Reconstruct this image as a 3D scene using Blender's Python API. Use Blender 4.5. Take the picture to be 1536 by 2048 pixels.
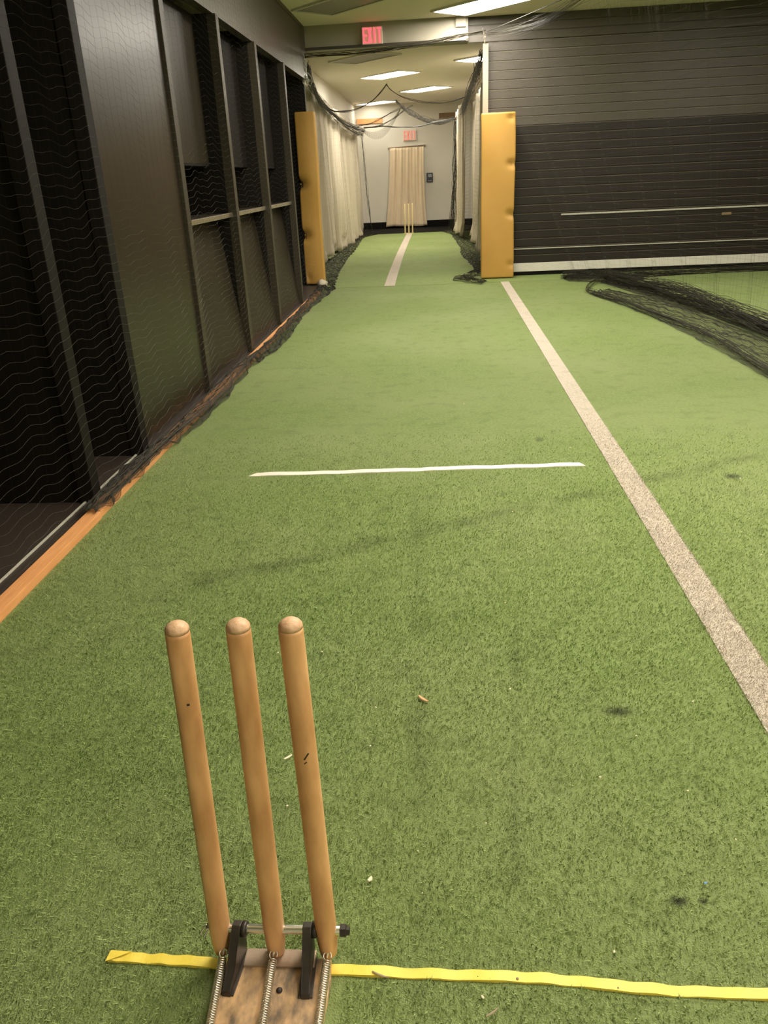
import bpy, bmesh, math, random
import numpy as np
from mathutils import Vector, Matrix
random.seed(7); rng = np.random.default_rng(7)
for o in list(bpy.data.objects): bpy.data.objects.remove(o)
S = bpy.context.scene; COL = S.collection

# ------------------------------------------------------------------ camera
H = 1.42
R = Matrix(((0.997025, 0.016757, 0.075234), (0.062638, 0.392648, -0.917553), (-0.044916, 0.919536, 0.390430)))
cam_d = bpy.data.cameras.new('camera'); cam = bpy.data.objects.new('camera', cam_d); COL.objects.link(cam)
cam.matrix_world = Matrix.Translation((0, 0, H)) @ R.to_4x4()
cam_d.sensor_fit = 'VERTICAL'; cam_d.sensor_height = 32; cam_d.sensor_width = 24
cam_d.lens = 1582.04 / 2048 * 32; cam_d.clip_start = 0.05; cam_d.clip_end = 100
S.camera = cam
# ------------------------------------------------------------------ world, exposure
w = bpy.data.worlds.new('world'); S.world = w; w.use_nodes = True
w.node_tree.nodes['Background'].inputs[0].default_value = (0.02, 0.018, 0.014, 1)
w.node_tree.nodes['Background'].inputs[1].default_value = 0.3
S.view_settings.view_transform = 'Standard'; S.view_settings.look = 'None'
S.view_settings.gamma = 1; S.view_settings.use_curve_mapping = False
S.view_settings.exposure = 0.0
LAMP, LAMP_FAR, LAMP_END = 43.0, 52.0, 10.0    # emission of the troffers: practice area, corridor, by the far wall
LAMP_COL = (1.0, 0.94, 0.83)
CEIL = 3.27

# ------------------------------------------------------------------ materials
def nt(m):
    m.use_nodes = True; return m.node_tree
def mat(name, col, rough=0.6, metal=0.0, noise=None, bump=None, emit=None, spec=0.5, stretch=(1, 1, 1)):
    """noise=(scale, amount, colour2) mottles the colour, bump=(scale, strength) gives relief"""
    m = bpy.data.materials.new(name); t = nt(m); b = t.nodes['Principled BSDF']; L = t.links
    b.inputs['Base Color'].default_value = (*col, 1); b.inputs['Roughness'].default_value = rough
    b.inputs['Metallic'].default_value = metal; b.inputs['Specular IOR Level'].default_value = spec
    if emit:
        b.inputs['Emission Color'].default_value = (*emit[0], 1); b.inputs['Emission Strength'].default_value = emit[1]
    if noise or bump:
        tc = t.nodes.new('ShaderNodeTexCoord'); mp = t.nodes.new('ShaderNodeMapping'); mp.inputs['Scale'].default_value = stretch
        L.new(tc.outputs['Object'], mp.inputs['Vector'])
    if noise:
        n = t.nodes.new('ShaderNodeTexNoise'); n.inputs['Scale'].default_value = noise[0]; n.inputs['Detail'].default_value = 5
        r = t.nodes.new('ShaderNodeMapRange'); r.inputs[1].default_value = .35; r.inputs[2].default_value = .68; r.inputs[4].default_value = noise[1]
        x = t.nodes.new('ShaderNodeMix'); x.data_type = 'RGBA'
        x.inputs[6].default_value = (*col, 1); x.inputs[7].default_value = (*noise[2], 1)
        L.new(mp.outputs[0], n.inputs['Vector']); L.new(n.outputs[0], r.inputs[0]); L.new(r.outputs[0], x.inputs[0]); L.new(x.outputs[2], b.inputs['Base Color'])
    if bump:
        n = t.nodes.new('ShaderNodeTexNoise'); n.inputs['Scale'].default_value = bump[0]; n.inputs['Detail'].default_value = 3
        bp = t.nodes.new('ShaderNodeBump'); bp.inputs['Strength'].default_value = bump[1]; bp.inputs['Distance'].default_value = .01
        L.new(mp.outputs[0], n.inputs['Vector']); L.new(n.outputs[0], bp.inputs['Height']); L.new(bp.outputs[0], b.inputs['Normal'])
    return m

def turf_mat(name, lo, hi, worn, stains=(), seams=(), pile=False):
    m = bpy.data.materials.new(name); t = nt(m); N = t.nodes; L = t.links; b = N['Principled BSDF']
    b.inputs['Roughness'].default_value = .75; b.inputs['Specular IOR Level'].default_value = .2
    g = N.new('ShaderNodeNewGeometry'); P = g.outputs['Position']
    fl = N.new('ShaderNodeVectorMath'); fl.operation = 'MULTIPLY'; fl.inputs[1].default_value = (1, 1, 0); L.new(P, fl.inputs[0]); P2 = fl.outputs[0]
    def noise(sc, det=3, vec=None):
        n = N.new('ShaderNodeTexNoise'); n.inputs['Scale'].default_value = sc; n.inputs['Detail'].default_value = det
        L.new(vec or P2, n.inputs['Vector']); return n.outputs[0]
    def rng_(v, a, c, x=0., y=1.):
        r = N.new('ShaderNodeMapRange'); L.new(v, r.inputs[0])
        for i, q in enumerate((a, c, x, y)): r.inputs[i + 1].default_value = q
        return r.outputs[0]
    def mix(f, A, B):
        x = N.new('ShaderNodeMix'); x.data_type = 'RGBA'; L.new(f, x.inputs[0])
        for i, q in ((6, A), (7, B)):
            if isinstance(q, tuple): x.inputs[i].default_value = (*q, 1)
            else: L.new(q, x.inputs[i])
        return x.outputs[2]
    def mth(op, a, c):
        x = N.new('ShaderNodeMath'); x.operation = op
        for i, q in enumerate((a, c)):
            if isinstance(q, (int, float)): x.inputs[i].default_value = q
            else: L.new(q, x.inputs[i])
        return x.outputs[0]
    c = mix(rng_(noise(55, 4), .36, .64), lo, hi)
    c = mix(mth('MULTIPLY', rng_(noise(.9, 4), .38, .7), .7), c, worn)
    c = mix(mth('MULTIPLY', rng_(noise(9, 4), .52, .72), .28), c, tuple(.55 * v for v in lo))
    for (x0, y0, x1, y1, wd, amt) in seams:
        d = math.hypot(x1 - x0, y1 - y0); n_ = ((y1 - y0) / d, -(x1 - x0) / d, 0)
        s = N.new('ShaderNodeVectorMath'); s.operation = 'SUBTRACT'; s.inputs[1].default_value = (x0, y0, 0); L.new(P2, s.inputs[0])
        dt = N.new('ShaderNodeVectorMath'); dt.operation = 'DOT_PRODUCT'; dt.inputs[1].default_value = n_; L.new(s.outputs[0], dt.inputs[0])
        al = N.new('ShaderNodeVectorMath'); al.operation = 'DOT_PRODUCT'; al.inputs[1].default_value = ((x1 - x0) / d, (y1 - y0) / d, 0); L.new(s.outputs[0], al.inputs[0])
        off = mth('ADD', mth('ABSOLUTE', dt.outputs['Value'], 0), mth('MULTIPLY', noise(6, 4), wd * 1.2))
        f = rng_(off, wd * .5, wd * 1.5, amt, 0.)
        mid = mth('ABSOLUTE', mth('SUBTRACT', al.outputs['Value'], d / 2), 0)
        f = mth('MULTIPLY', f, rng_(mid, d / 2 - .15, d / 2, 1., 0.))
        c = mix(mth('MULTIPLY', f, rng_(noise(4, 2), .35, .6)), c, tuple(.3 * v for v in lo))
    for (x0, y0, rx, ry, amt) in stains:
        s = N.new('ShaderNodeVectorMath'); s.operation = 'SUBTRACT'; s.inputs[1].default_value = (x0, y0, 0); L.new(P2, s.inputs[0])
        k = N.new('ShaderNodeVectorMath'); k.operation = 'MULTIPLY'; k.inputs[1].default_value = (1 / rx, 1 / ry, 0); L.new(s.outputs[0], k.inputs[0])
        ln = N.new('ShaderNodeVectorMath'); ln.operation = 'LENGTH'; L.new(k.outputs[0], ln.inputs[0])
        f = rng_(mth('ADD', ln.outputs['Value'], mth('MULTIPLY', noise(70, 3), .9)), .7, 1.5, amt, 0.)
        c = mix(f, c, (.02, .018, .012))
    if not pile:
        bp = N.new('ShaderNodeBump'); bp.inputs['Strength'].default_value = .8; bp.inputs['Distance'].default_value = .012
        L.new(noise(260, 3), bp.inputs['Height']); L.new(bp.outputs[0], b.inputs['Normal'])
    L.new(c, b.inputs['Base Color'])
    return m

STAINS = [(.48, 1.87, .05, .028, .75), (.475, 1.235, .025, .018, .85), (.525, 1.235, .013, .010, .8), (1.404, 3.705, .05, .05, .7), (.55, 4.35, .03, .05, .5), (.30, 1.05, .02, .012, .5)]
SEAMS = [(-1.2, 2.53, 1.8, 4.1, .09, .42), (-.14, 3.74, -.05, .9, .05, .3), (.13, 1.2, .255, 2.5, .03, .35)]
TG = ((.190, .250, .076), (.250, .318, .108), (.29, .335, .140))
M = {}
M['turf'] = turf_mat('green_turf', *TG, STAINS, SEAMS)
M['pile'] = turf_mat('green_turf_fibre', *[tuple(min(.9, v * 1.36) for v in c) for c in TG], STAINS, SEAMS, pile=True)
M['turf_far'] = turf_mat('green_turf_corridor', (.20, .27, .078), (.27, .345, .112), (.31, .36, .145))
M['line'] = turf_mat('white_turf', (.54, .455, .355), (.70, .61, .495), (.66, .57, .455))
M['mat'] = mat('black_rubber', (.008, .0075, .006), .9, noise=(6, .5, (.014, .012, .009)), spec=.1)
M['wall'] = mat('cream_paint', (.70, .66, .56), .65, noise=(3, .3, (.64, .59, .48)))
M['ceil'] = mat('ceiling_board', (.88, .80, .67), .85, noise=(5, .35, (.83, .75, .61)), bump=(120, .08))
M['fascia'] = mat('taupe_laminate', (.056, .046, .031), .38, noise=(2, .4, (.046, .037, .025)))
M['beam'] = mat('beam_paint', (.36, .325, .25), .6, noise=(4, .35, (.31, .28, .21)))
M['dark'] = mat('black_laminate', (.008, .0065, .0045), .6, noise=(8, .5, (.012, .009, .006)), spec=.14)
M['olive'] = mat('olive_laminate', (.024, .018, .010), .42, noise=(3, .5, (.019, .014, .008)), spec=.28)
M['grey'] = mat('taupe_steel', (.020, .0145, .008), .31, noise=(2.5, .5, (.017, .0115, .0065)), spec=.40)
M['post'] = mat('bronze_post', (.042, .034, .021), .42, noise=(5, .4, (.032, .026, .016)), spec=.3)
M['edge'] = mat('aluminium', (.75, .70, .62), .3, 1.0, noise=(20, .3, (.6, .55, .48)))
M['brownfloor'] = mat('dark_brown_boards', (.040, .028, .020), .5, noise=(4, .5, (.03, .02, .014)), stretch=(1, .2, 1))
M['orange_wood'] = mat('orange_wood', (.78, .36, .13), .55, noise=(9, .6, (.62, .25, .085)), bump=(30, .15), stretch=(6, .6, 6))
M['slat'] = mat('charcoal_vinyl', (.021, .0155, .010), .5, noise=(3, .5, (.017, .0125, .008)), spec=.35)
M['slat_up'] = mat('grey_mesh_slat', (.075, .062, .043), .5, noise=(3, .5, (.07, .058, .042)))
M['slat_glint'] = mat('slat_lip_glint', (.11, .09, .065), .5, noise=(3, .5, (.08, .066, .047)))  # paler colour stands in for light caught along the slat lips
M['slat_glint_up'] = mat('mesh_slat_lip_glint', (.17, .145, .105), .5, noise=(3, .5, (.13, .11, .08)))  # same painted lip light, for the upper slats
M['white'] = mat('white_paint', (.72, .68, .58), .5, noise=(12, .4, (.62, .57, .47)))
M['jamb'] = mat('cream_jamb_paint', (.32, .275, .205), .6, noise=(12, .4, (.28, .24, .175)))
M['cord'] = mat('white_cord', (.50, .47, .38), .6, noise=(30, .4, (.4, .36, .28)))
M['pad'] = mat('yellow_vinyl', (.52, .285, .058), .45, noise=(5, .4, (.47, .245, .045)), bump=(8, .12))
M['padback'] = mat('plywood', (.25, .16, .08), .7, noise=(10, .5, (.18, .11, .05)))
M['cloth'] = mat('cream_canvas', (.50, .435, .325), .85, noise=(6, .3, (.44, .375, .27)), bump=(150, .1))
M['cloth_tan'] = mat('tan_canvas', (.80, .65, .45), .85, noise=(5, .4, (.72, .56, .37)), bump=(150, .1))
M['net'] = mat('black_nylon_cord', (.045, .037, .027), .5, noise=(40, .3, (.03, .025, .018)))
M['netfar'] = mat('grey_nylon_net', (.045, .040, .029), .6, noise=(40, .3, (.06, .052, .04)))
M['netpile'] = mat('black_nylon_net', (.026, .023, .013), .65, noise=(40, .3, (.036, .031, .02)), spec=.25)
M['housing'] = mat('white_plastic', (.70, .66, .56), .5, noise=(15, .2, (.62, .58, .48)))
M['lit'] = mat('lit_diffuser', (.9, .9, .85), .5, emit=(LAMP_COL, LAMP))
M['lit_far'] = mat('lit_diffuser_corridor', (.9, .9, .85), .5, emit=(LAMP_COL, LAMP_FAR))
M['lit_end'] = mat('lit_diffuser_end', (.9, .9, .85), .5, emit=(LAMP_COL, LAMP_END))
M['unlit'] = mat('unlit_diffuser', (.24, .21, .15), .4, noise=(10, .2, (.20, .17, .12)))
M['red'] = mat('red_lit_letters', (.7, .06, .08), .5, emit=((1.0, .12, .16), 1.3))
M['face'] = mat('sign_face', (.55, .35, .25), .5, emit=((1.0, .42, .28), .22))
M['pinkhousing'] = mat('pale_sign_face', (.80, .62, .52), .5, noise=(15, .2, (.76, .57, .47)))
M['pinkface'] = mat('pink_sign_letters', (.75, .30, .24), .5, emit=((1.0, .25, .2), .28))
M['keypad'] = mat('dark_keypad', (.030, .032, .045), .4, noise=(30, .3, (.05, .05, .06)))
M['key'] = mat('grey_keys', (.30, .30, .32), .4, noise=(30, .3, (.24, .24, .26)))
M['stump'] = mat('worn_wood', (.86, .475, .21), .42, noise=(7, .85, (.50, .225, .075)), bump=(18, .05), stretch=(3, 3, .9))
M['stumptop'] = mat('end_grain', (.74, .47, .27), .5, noise=(40, .6, (.50, .25, .11)), bump=(90, .25))
M['palewood'] = mat('pale_wood', (.72, .57, .29), .5, noise=(6, .4, (.6, .45, .2)), stretch=(3, 3, .5))
M['base'] = mat('stained_plywood', (.80, .50, .25), .6, noise=(26, .95, (.15, .11, .075)), bump=(30, .2), stretch=(1.6, .8, 1))
M['steel'] = mat('black_steel', (.040, .034, .029), .42, .4, noise=(25, .6, (.085, .06, .04)), bump=(60, .1))
M['plate'] = mat('worn_steel_plate', (.40, .29, .21), .45, .4, noise=(18, .6, (.26, .16, .09)), bump=(60, .1))
M['chrome'] = mat('chrome', (.92, .89, .82), .26, 1.0, noise=(30, .2, (.75, .7, .62)))
M['spring'] = mat('zinc_wire', (.90, .84, .72), .38, 1.0, noise=(40, .3, (.6, .52, .42)))
M['yellow'] = mat('yellow_tape', (.86, .66, .085), .5, noise=(25, .5, (.80, .58, .07)), bump=(60, .1))
M['whitetape'] = mat('white_tape', (.82, .74, .62), .55, noise=(12, .5, (.70, .61, .48)), bump=(40, .1))
M['splinter'] = mat('splinter_wood', (.60, .36, .17), .7, noise=(60, .6, (.45, .24, .1)))
M['crumb'] = mat('pale_crumb', (.80, .70, .48), .7, noise=(90, .5, (.62, .5, .3)))
M['bluebit'] = mat('blue_plastic', (.08, .22, .5), .5, noise=(90, .4, (.06, .16, .4)))
M['twig'] = mat('grey_twig', (.34, .25, .16), .8, noise=(60, .6, (.22, .15, .09)))

# ------------------------------------------------------------------ builders
def link(name, me, m=None, parent=None, loc=(0, 0, 0)):
    o = bpy.data.objects.new(name, me); COL.objects.link(o); o.location = loc
    if m is not None: me.materials.append(M[m] if isinstance(m, str) else m)
    if parent: o.parent = parent
    return o
def tag(o, label, cat, group=None):
    o['label'] = label; o['category'] = cat
    if group: o['group'] = group
    return o
def thing(name, label, cat, loc=(0, 0, 0), group=None):
    return tag(link(name, None, loc=loc), label, cat, group)
def struct(o, label=None):
    o['kind'] = 'structure'
    if label: o['label'] = label
    return o
def bm_mesh(bm, name, smooth=False):
    bmesh.ops.recalc_face_normals(bm, faces=bm.faces)
    me = bpy.data.meshes.new(name); bm.to_mesh(me); bm.free()
    if smooth:
        for p in me.polygons: p.use_smooth = True
    return me
def box(name, x, y, z, m, parent=None, bevel=0.0, loc=(0, 0, 0)):
    bm = bmesh.new(); bmesh.ops.create_cube(bm, size=1)
    for v in bm.verts:
        v.co = ((x[0] + x[1]) / 2 + v.co.x * (x[1] - x[0]), (y[0] + y[1]) / 2 + v.co.y * (y[1] - y[0]), (z[0] + z[1]) / 2 + v.co.z * (z[1] - z[0]))
    if bevel: bmesh.ops.bevel(bm, geom=list(bm.edges), offset=bevel, segments=2, affect='EDGES', profile=.6)
    return link(name, bm_mesh(bm, name), m, parent, loc)
def prism(name, pts, ax, a, b, m, parent=None, bevel=0.0):
    """extrudes the polygon pts along axis ax (0,1,2) from a to b"""
    bm = bmesh.new(); def_ = []
    for k in (a, b):
        row = []
        for p in pts:
            q = list(p); q.insert(ax, k); row.append(bm.verts.new(q))
        def_.append(row)
    n = len(pts); bm.faces.new(def_[0]); bm.faces.new(def_[1][::-1])
    for i in range(n): bm.faces.new((def_[0][i], def_[0][(i + 1) % n], def_[1][(i + 1) % n], def_[1][i]))
    if bevel: bmesh.ops.bevel(bm, geom=list(bm.edges), offset=bevel, segments=2, affect='EDGES', profile=.6)
    return link(name, bm_mesh(bm, name), m, parent)
def np_mesh(name, V, F, smooth=False):
    me = bpy.data.meshes.new(name); V = np.asarray(V, np.float32); F = np.asarray(F, np.int32)
    me.vertices.add(len(V)); me.vertices.foreach_set('co', V.ravel())
    k = F.shape[1]; me.loops.add(F.size); me.loops.foreach_set('vertex_index', F.ravel())
    me.polygons.add(len(F)); me.polygons.foreach_set('loop_start', np.arange(0, F.size, k, dtype=np.int32))
    me.polygons.foreach_set('use_smooth', np.full(len(F), smooth)); me.update(calc_edges=True); me.validate()
    return me
def tubes(polys, r, sides=3):
    """tubes along many polylines -> (V, F); r is a number or one value per point"""
    Vs, Fs, base = [], [], 0
    for P in polys:
        P = np.asarray(P, float); k = len(P)
        T = np.gradient(P, axis=0); T /= np.linalg.norm(T, axis=1)[:, None] + 1e-12
        ref = np.where(np.abs(T[:, 2:3]) > .9, np.array([[1., 0, 0]]), np.array([[0, 0, 1.]]))
        A = np.cross(T, ref); A /= np.linalg.norm(A, axis=1)[:, None] + 1e-12; B = np.cross(T, A)
        rr = np.broadcast_to(np.asarray(r, float), (k,))[:, None]
        V = np.stack([P + rr * (A * math.cos(2 * math.pi * i / sides) + B * math.sin(2 * math.pi * i / sides)) for i in range(sides)], 1).reshape(-1, 3)
        i = np.arange(k - 1)[:, None] * sides; j = np.arange(sides)[None]; j2 = (j + 1) % sides
        F = np.stack([i + j, i + j2, i + sides + j2, i + sides + j], -1).reshape(-1, 4) + base
        Vs.append(V); Fs.append(F); base += len(V)
    return np.concatenate(Vs), np.concatenate(Fs)
def tube(name, P, r, m, parent=None, sides=10):
    V, F = tubes([P], r, sides); me = np_mesh(name, V, F, True)
    bm = bmesh.new(); bm.from_mesh(me)
    bmesh.ops.holes_fill(bm, edges=[e for e in bm.edges if e.is_boundary], sides=sides)
    bmesh.ops.recalc_face_normals(bm, faces=bm.faces); bm.to_mesh(me); bm.free()
    return link(name, me, m, parent)
def spline(P, n):
    P = np.asarray(P, float); k = len(P); t = np.linspace(0, k - 1, n); i = np.clip(t.astype(int), 0, k - 2); u = (t - i)[:, None]
    g = lambda j: P[np.clip(j, 0, k - 1)]
    a, b, c, d = g(i - 1), g(i), g(i + 1), g(i + 2)
    return .5 * (2 * b + (c - a) * u + (2 * a - 5 * b + 4 * c - d) * u ** 2 + (3 * b - a - 3 * c + d) * u ** 3)
def lathe(name, prof, m, parent=None, seg=24, smooth=True, p0=(0, 0, 0), p1=(0, 0, 1), length=1.0):
    """prof = (radius, height) revolved about the line p0 -> p1"""
    bm = bmesh.new(); rings = []
    for r, z in prof: rings.append([bm.verts.new((r * math.cos(2 * math.pi * i / seg), r * math.sin(2 * math.pi * i / seg), z)) for i in range(seg)])
    for a, b in zip(rings, rings[1:]):
        for i in range(seg): bm.faces.new((a[i], a[(i + 1) % seg], b[(i + 1) % seg], b[i]))
    bm.faces.new(rings[0][::-1]); bm.faces.new(rings[-1])
    o = link(name, bm_mesh(bm, name, smooth), m, parent)
    d = Vector(p1) - Vector(p0); o.rotation_mode = 'QUATERNION'; o.rotation_quaternion = d.to_track_quat('Z', 'Y'); o.location = p0
    return o
def wave(u, v, seed):
    """smooth pseudo random field"""
    r = np.random.default_rng(seed); s = 0
    for k in range(5):
        a, b, p = r.uniform(-1, 1) * (k + 1), r.uniform(-1, 1) * (k + 1), r.uniform(0, 6.28); s = s + np.sin(a * u + b * v + p) / (1 + .5 * k)
    return s / 3
def net_from(fn, U, Vv, r, r2=None):
    """knotted net: strands along both families of lines of the surface fn(u, v)"""
    polys = []
    Uf = np.linspace(U[0], U[-1], max(len(U), int((U[-1] - U[0]) / .045)))
    for v in Vv: polys.append(fn(Uf, np.full_like(Uf, v)))
    A = tubes(polys, r, 3); B = tubes([fn(np.full_like(Vv, u), Vv) for u in U], r2 or r, 3)
    return np.concatenate([A[0], B[0]]), np.concatenate([A[1], B[1] + len(A[0])])
def netobj(name, fn, U, Vv, r, m, parent=None, r2=None):
    V, F = net_from(fn, U, Vv, r, r2); o = link(name, np_mesh(name, V, F), m, parent); o['kind'] = 'stuff'; return o
def heap(outer, inner, seed, m, parent, sp=.024, hgt=.05, r=.0013, name='net_heap', kerb=False):
    """slack net lying crumpled on the floor between two edge lines"""
    n = int(np.sum(np.linalg.norm(np.diff(np.asarray(outer, float), axis=0), axis=1)) / sp)
    A = spline([(*p, 0) for p in outer], n); B = spline([(*p, 0) for p in inner], n)
    wmax = np.max(np.linalg.norm(A - B, axis=1)); kk = max(6, int(wmax / sp * 1.4))
    uu = np.linspace(0, 1, n); vv = np.linspace(0, 1, kk)
    Ug, Vg = np.meshgrid(np.arange(n), vv, indexing='ij')
    Pg = A[:, None] * (1 - Vg[..., None]) + B[:, None] * Vg[..., None]
    s = np.asarray(Ug * sp); q = Vg * wmax
    rid = np.abs(wave(s * 5, q * 26, seed)) ; rid2 = np.abs(wave(s * 14, q * 60, seed + 1))
    z = .006 + hgt * (rid * .8 + rid2 * .35) * np.clip(np.minimum(Vg, 1 - Vg) * 6, .08, 1)
    Pg = Pg.copy(); Pg[..., 2] = z
    Pg[..., 0] += .035 * wave(s * 7, q * 30, seed + 2); Pg[..., 1] += .05 * wave(s * 8, q * 25, seed + 3)
    if kerb: Pg[..., 0] = np.maximum(Pg[..., 0], -1.69); Pg[..., 2] += .038 * np.clip((-1.572 - Pg[..., 0]) / .022, 0, 1)   # drapes over the timber kerb
    polys = [Pg[:, j] for j in range(kk)] + [Pg[i, :] for i in range(n)]
    V, F = tubes(polys, r, 3); o = link(name, np_mesh(name, V, F), m, parent); o['kind'] = 'stuff'; return o
def bundle(name, path, rad, m, parent, strands=16, n=60, r=.0022, seed=1, loose=.4):
    """gathered net: many cords running loosely along a path"""
    q = np.random.default_rng(seed); P = spline(path, n); polys = []
    t = np.linspace(0, 1, n)
    for k in range(strands):
        a = q.uniform(0, 6.28) + q.uniform(2, 9) * t * (1 if q.random() < .5 else -1); rr = rad * (q.uniform(.1, 1) + loose * np.sin(q.uniform(6, 20) * t + q.uniform(0, 6)))
        polys.append(P + np.stack([rr * np.cos(a), rr * .3 * np.sin(a * 1.7), rr * np.sin(a)], 1))
    V, F = tubes(polys, r, 4); o = link(name, np_mesh(name, V, F), m, parent); o['kind'] = 'stuff'; return o
def sheet(name, fn, nu, nv, m, parent=None, thick=.004):
    u, v = np.meshgrid(np.linspace(0, 1, nu), np.linspace(0, 1, nv), indexing='ij')
    P = fn(u, v).reshape(-1, 3); i = np.arange(nu - 1)[:, None] * nv + np.arange(nv - 1)[None]
    F = np.stack([i, i + 1, i + nv + 1, i + nv], -1).reshape(-1, 4)
    o = link(name, np_mesh(name, P, F, True), m, parent)
    so = o.modifiers.new('s', 'SOLIDIFY'); so.thickness = thick; so.offset = 0
    return o

# ================================================================== STRUCTURE
floor = struct(box('floor', (-1.64, 5.6), (-2.6, 11.40), (-.05, 0), 'turf'), 'green artificial turf of the practice area')
floor2 = struct(box('floor', (-2.3, 5.6), (11.402, 22.2), (-.05, 0.002), 'turf_far'), 'green artificial turf of the far corridor')
struct(box('floor', (-2.3, 1.0), (22.2, 25.0), (-.05, -.004), 'mat'), 'black rubber floor at the far end')
struct(box('floor', (-3.05, -1.64), (-2.6, 12.0), (-.05, .010), 'brownfloor'), 'dark brown floor inside the left recesses')
LX = lambda y: .915 - .0018 * y
bl = prism('boundary_line', [(LX(.2) - .057, .2), (LX(.2) + .057, .2), (LX(11.4) + .057, 11.4), (LX(11.4) - .057, 11.4)], 2, 0.0, .0035, 'line', floor)
bl['label'] = 'long white boundary stripe'
# corridor pitch line, drawn in short pieces that follow its slight curve
pc = spline([(-.703, 11.41, 0), (-.735, 13.5, 0), (-.765, 17, 0), (-.772, 21.95, 0)], 14)
bm = bmesh.new(); rows = []
for p in pc: rows.append([bm.verts.new((p[0] + s * .074, p[1], zz)) for s, zz in ((-1, .002), (-1, .006), (1, .006), (1, .002))])
for a, b in zip(rows, rows[1:]):
    for i in range(4): bm.faces.new((a[i], a[(i + 1) % 4], b[(i + 1) % 4], b[i]))
bm.faces.new(rows[0]); bm.faces.new(rows[-1][::-1])
link('pitch_line', bm_mesh(bm, 'pitch_line'), 'line', floor2)['label'] = 'white pitch stripe'

struct(box('ceiling', (-3.05, 5.65), (-2.7, 25.0), (CEIL, CEIL + .08), 'ceil'))
struct(box('wall_right', (5.6, 5.7), (-2.7, 12.4), (0, CEIL), 'dark'))
struct(box('wall_back', (-3.05, 5.7), (-2.7, -2.6), (0, CEIL), 'wall'))
far = struct(box('wall_far', (-2.42, 1.1), (24.8, 24.95), (0, CEIL), 'wall'))
struct(box('baseboard_far', (-2.3, 1.0), (24.74, 24.8), (0, .17), 'mat'))
struct(box('wall_corridor_left', (-2.42, -2.30), (11.95, 24.8), (0, CEIL), 'wall'))
struct(box('wall_corridor_right', (1.0, 1.1), (12.3, 24.8), (0, CEIL), 'wall'))
tr = struct(box('trim_1', (-2.30, .42), (11.92, 12.20), (2.99, CEIL), 'beam'), 'painted beam over the corridor mouth')
box('beam_edge', (-2.30, .42), (11.90, 11.92), (2.985, 3.02), 'fascia', tr)
box('white_block', (.26, .39), (11.88, 11.92), (3.15, 3.27), 'jamb', tr)
box('white_block', (.10, .39), (11.88, 11.92), (2.995, 3.05), 'jamb', tr)
struct(box('trim_2', (.612, .684), (11.93, 12.04), (0, 2.95), 'jamb'), 'white post beside the corridor mouth')
t3 = struct(box('trim_3', (-2.26, -1.54), (24.76, 24.8), (2.80, 2.93), 'orange_wood'), 'light timber strip high on the far wall')
struct(box('trim_4', (.05, .70), (24.76, 24.8), (2.83, 2.97), 'padback'), 'brown timber strip high on the far wall')

# left wall: recesses, posts and panels
wl = struct(box('wall_left', (-3.05, -2.98), (-2.7, 11.95), (0, CEIL), 'dark'))
box('fascia', (-1.80, -1.72), (-2.6, 11.92), (2.64, CEIL), 'fascia', wl)
box('end_wall', (-2.98, -1.77), (11.90, 11.98), (0, CEIL), 'dark', wl)
for y in (1.5, 3.50, 4.20): box('partition', (-2.95, -1.76), (y, y + .05), (0, 2.64), 'dark', wl)
for y in (1.5, 3.48, 4.19, 5.62, 7.05, 8.47, 9.98): box('post', (-1.775, -1.70), (y, y + .09), (0, 2.64), 'post' if y > 5 else 'dark', wl, .004)
sp_ = box('steel_panel', (-1.77, -1.722), (4.285, 5.60), (.06, 2.64), 'grey', wl, .004); sp_['label'] = 'wide taupe panel'
for (y0, y1) in ((5.71, 7.05), (7.14, 8.47), (8.56, 9.98)):
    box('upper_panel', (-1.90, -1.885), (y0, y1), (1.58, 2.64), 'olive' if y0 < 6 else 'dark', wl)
    box('opening_back', (-2.4, -2.38), (y0, y1), (1.17, 1.62), 'dark', wl)
    box('lintel', (-2.38, -1.885), (y0, y1), (1.56, 1.58), 'dark', wl)
    sh = box('shelf', (-2.38, -1.755), (y0, y1), (1.165, 1.19), 'olive', wl)
    box('shelf_edge', (-1.76, -1.735), (y0, y1), (1.160, 1.195), 'edge', sh, .003)
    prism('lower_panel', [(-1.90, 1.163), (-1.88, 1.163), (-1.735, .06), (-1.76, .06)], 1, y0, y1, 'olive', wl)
    box('side_panel', (-2.38, -1.77), (y1 - .012, y1 - .001), (.06, 2.64), 'dark', wl)
box('back_panel', (-2.25, -2.23), (10.07, 11.9), (0, 2.64), 'dark', wl)
box('plinth', (-1.775, -1.735), (4.285, 10.1), (0, .06), 'brownfloor', wl)
for y0, y1 in ((1.59, 3.48), (3.57, 4.19)):
    box('threshold', (-1.76, -1.712), (y0, y1), (0, .016), 'brownfloor', wl)
    box('metal_edge', (-1.752, -1.743), (y0, y1), (.014, .022), 'cord', wl)  # pale non-metal colour paints in the highlight along the metal edge
box('recess_header', (-2.6, -1.80), (1.5, 4.2), (2.45, 2.64), 'fascia', wl)
bb = struct(link('baseboard_left', None), 'timber kerb along the foot of the left wall')
for y0, y1, dx in ((-.4, 3.32, 0), (3.33, 6.9, -.006), (6.91, 10.9, -.004)):
    box('kerb_board', (-1.668 + dx, -1.600 + dx), (y0, y1), (0.0, .036), 'orange_wood', bb, .004)

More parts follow.
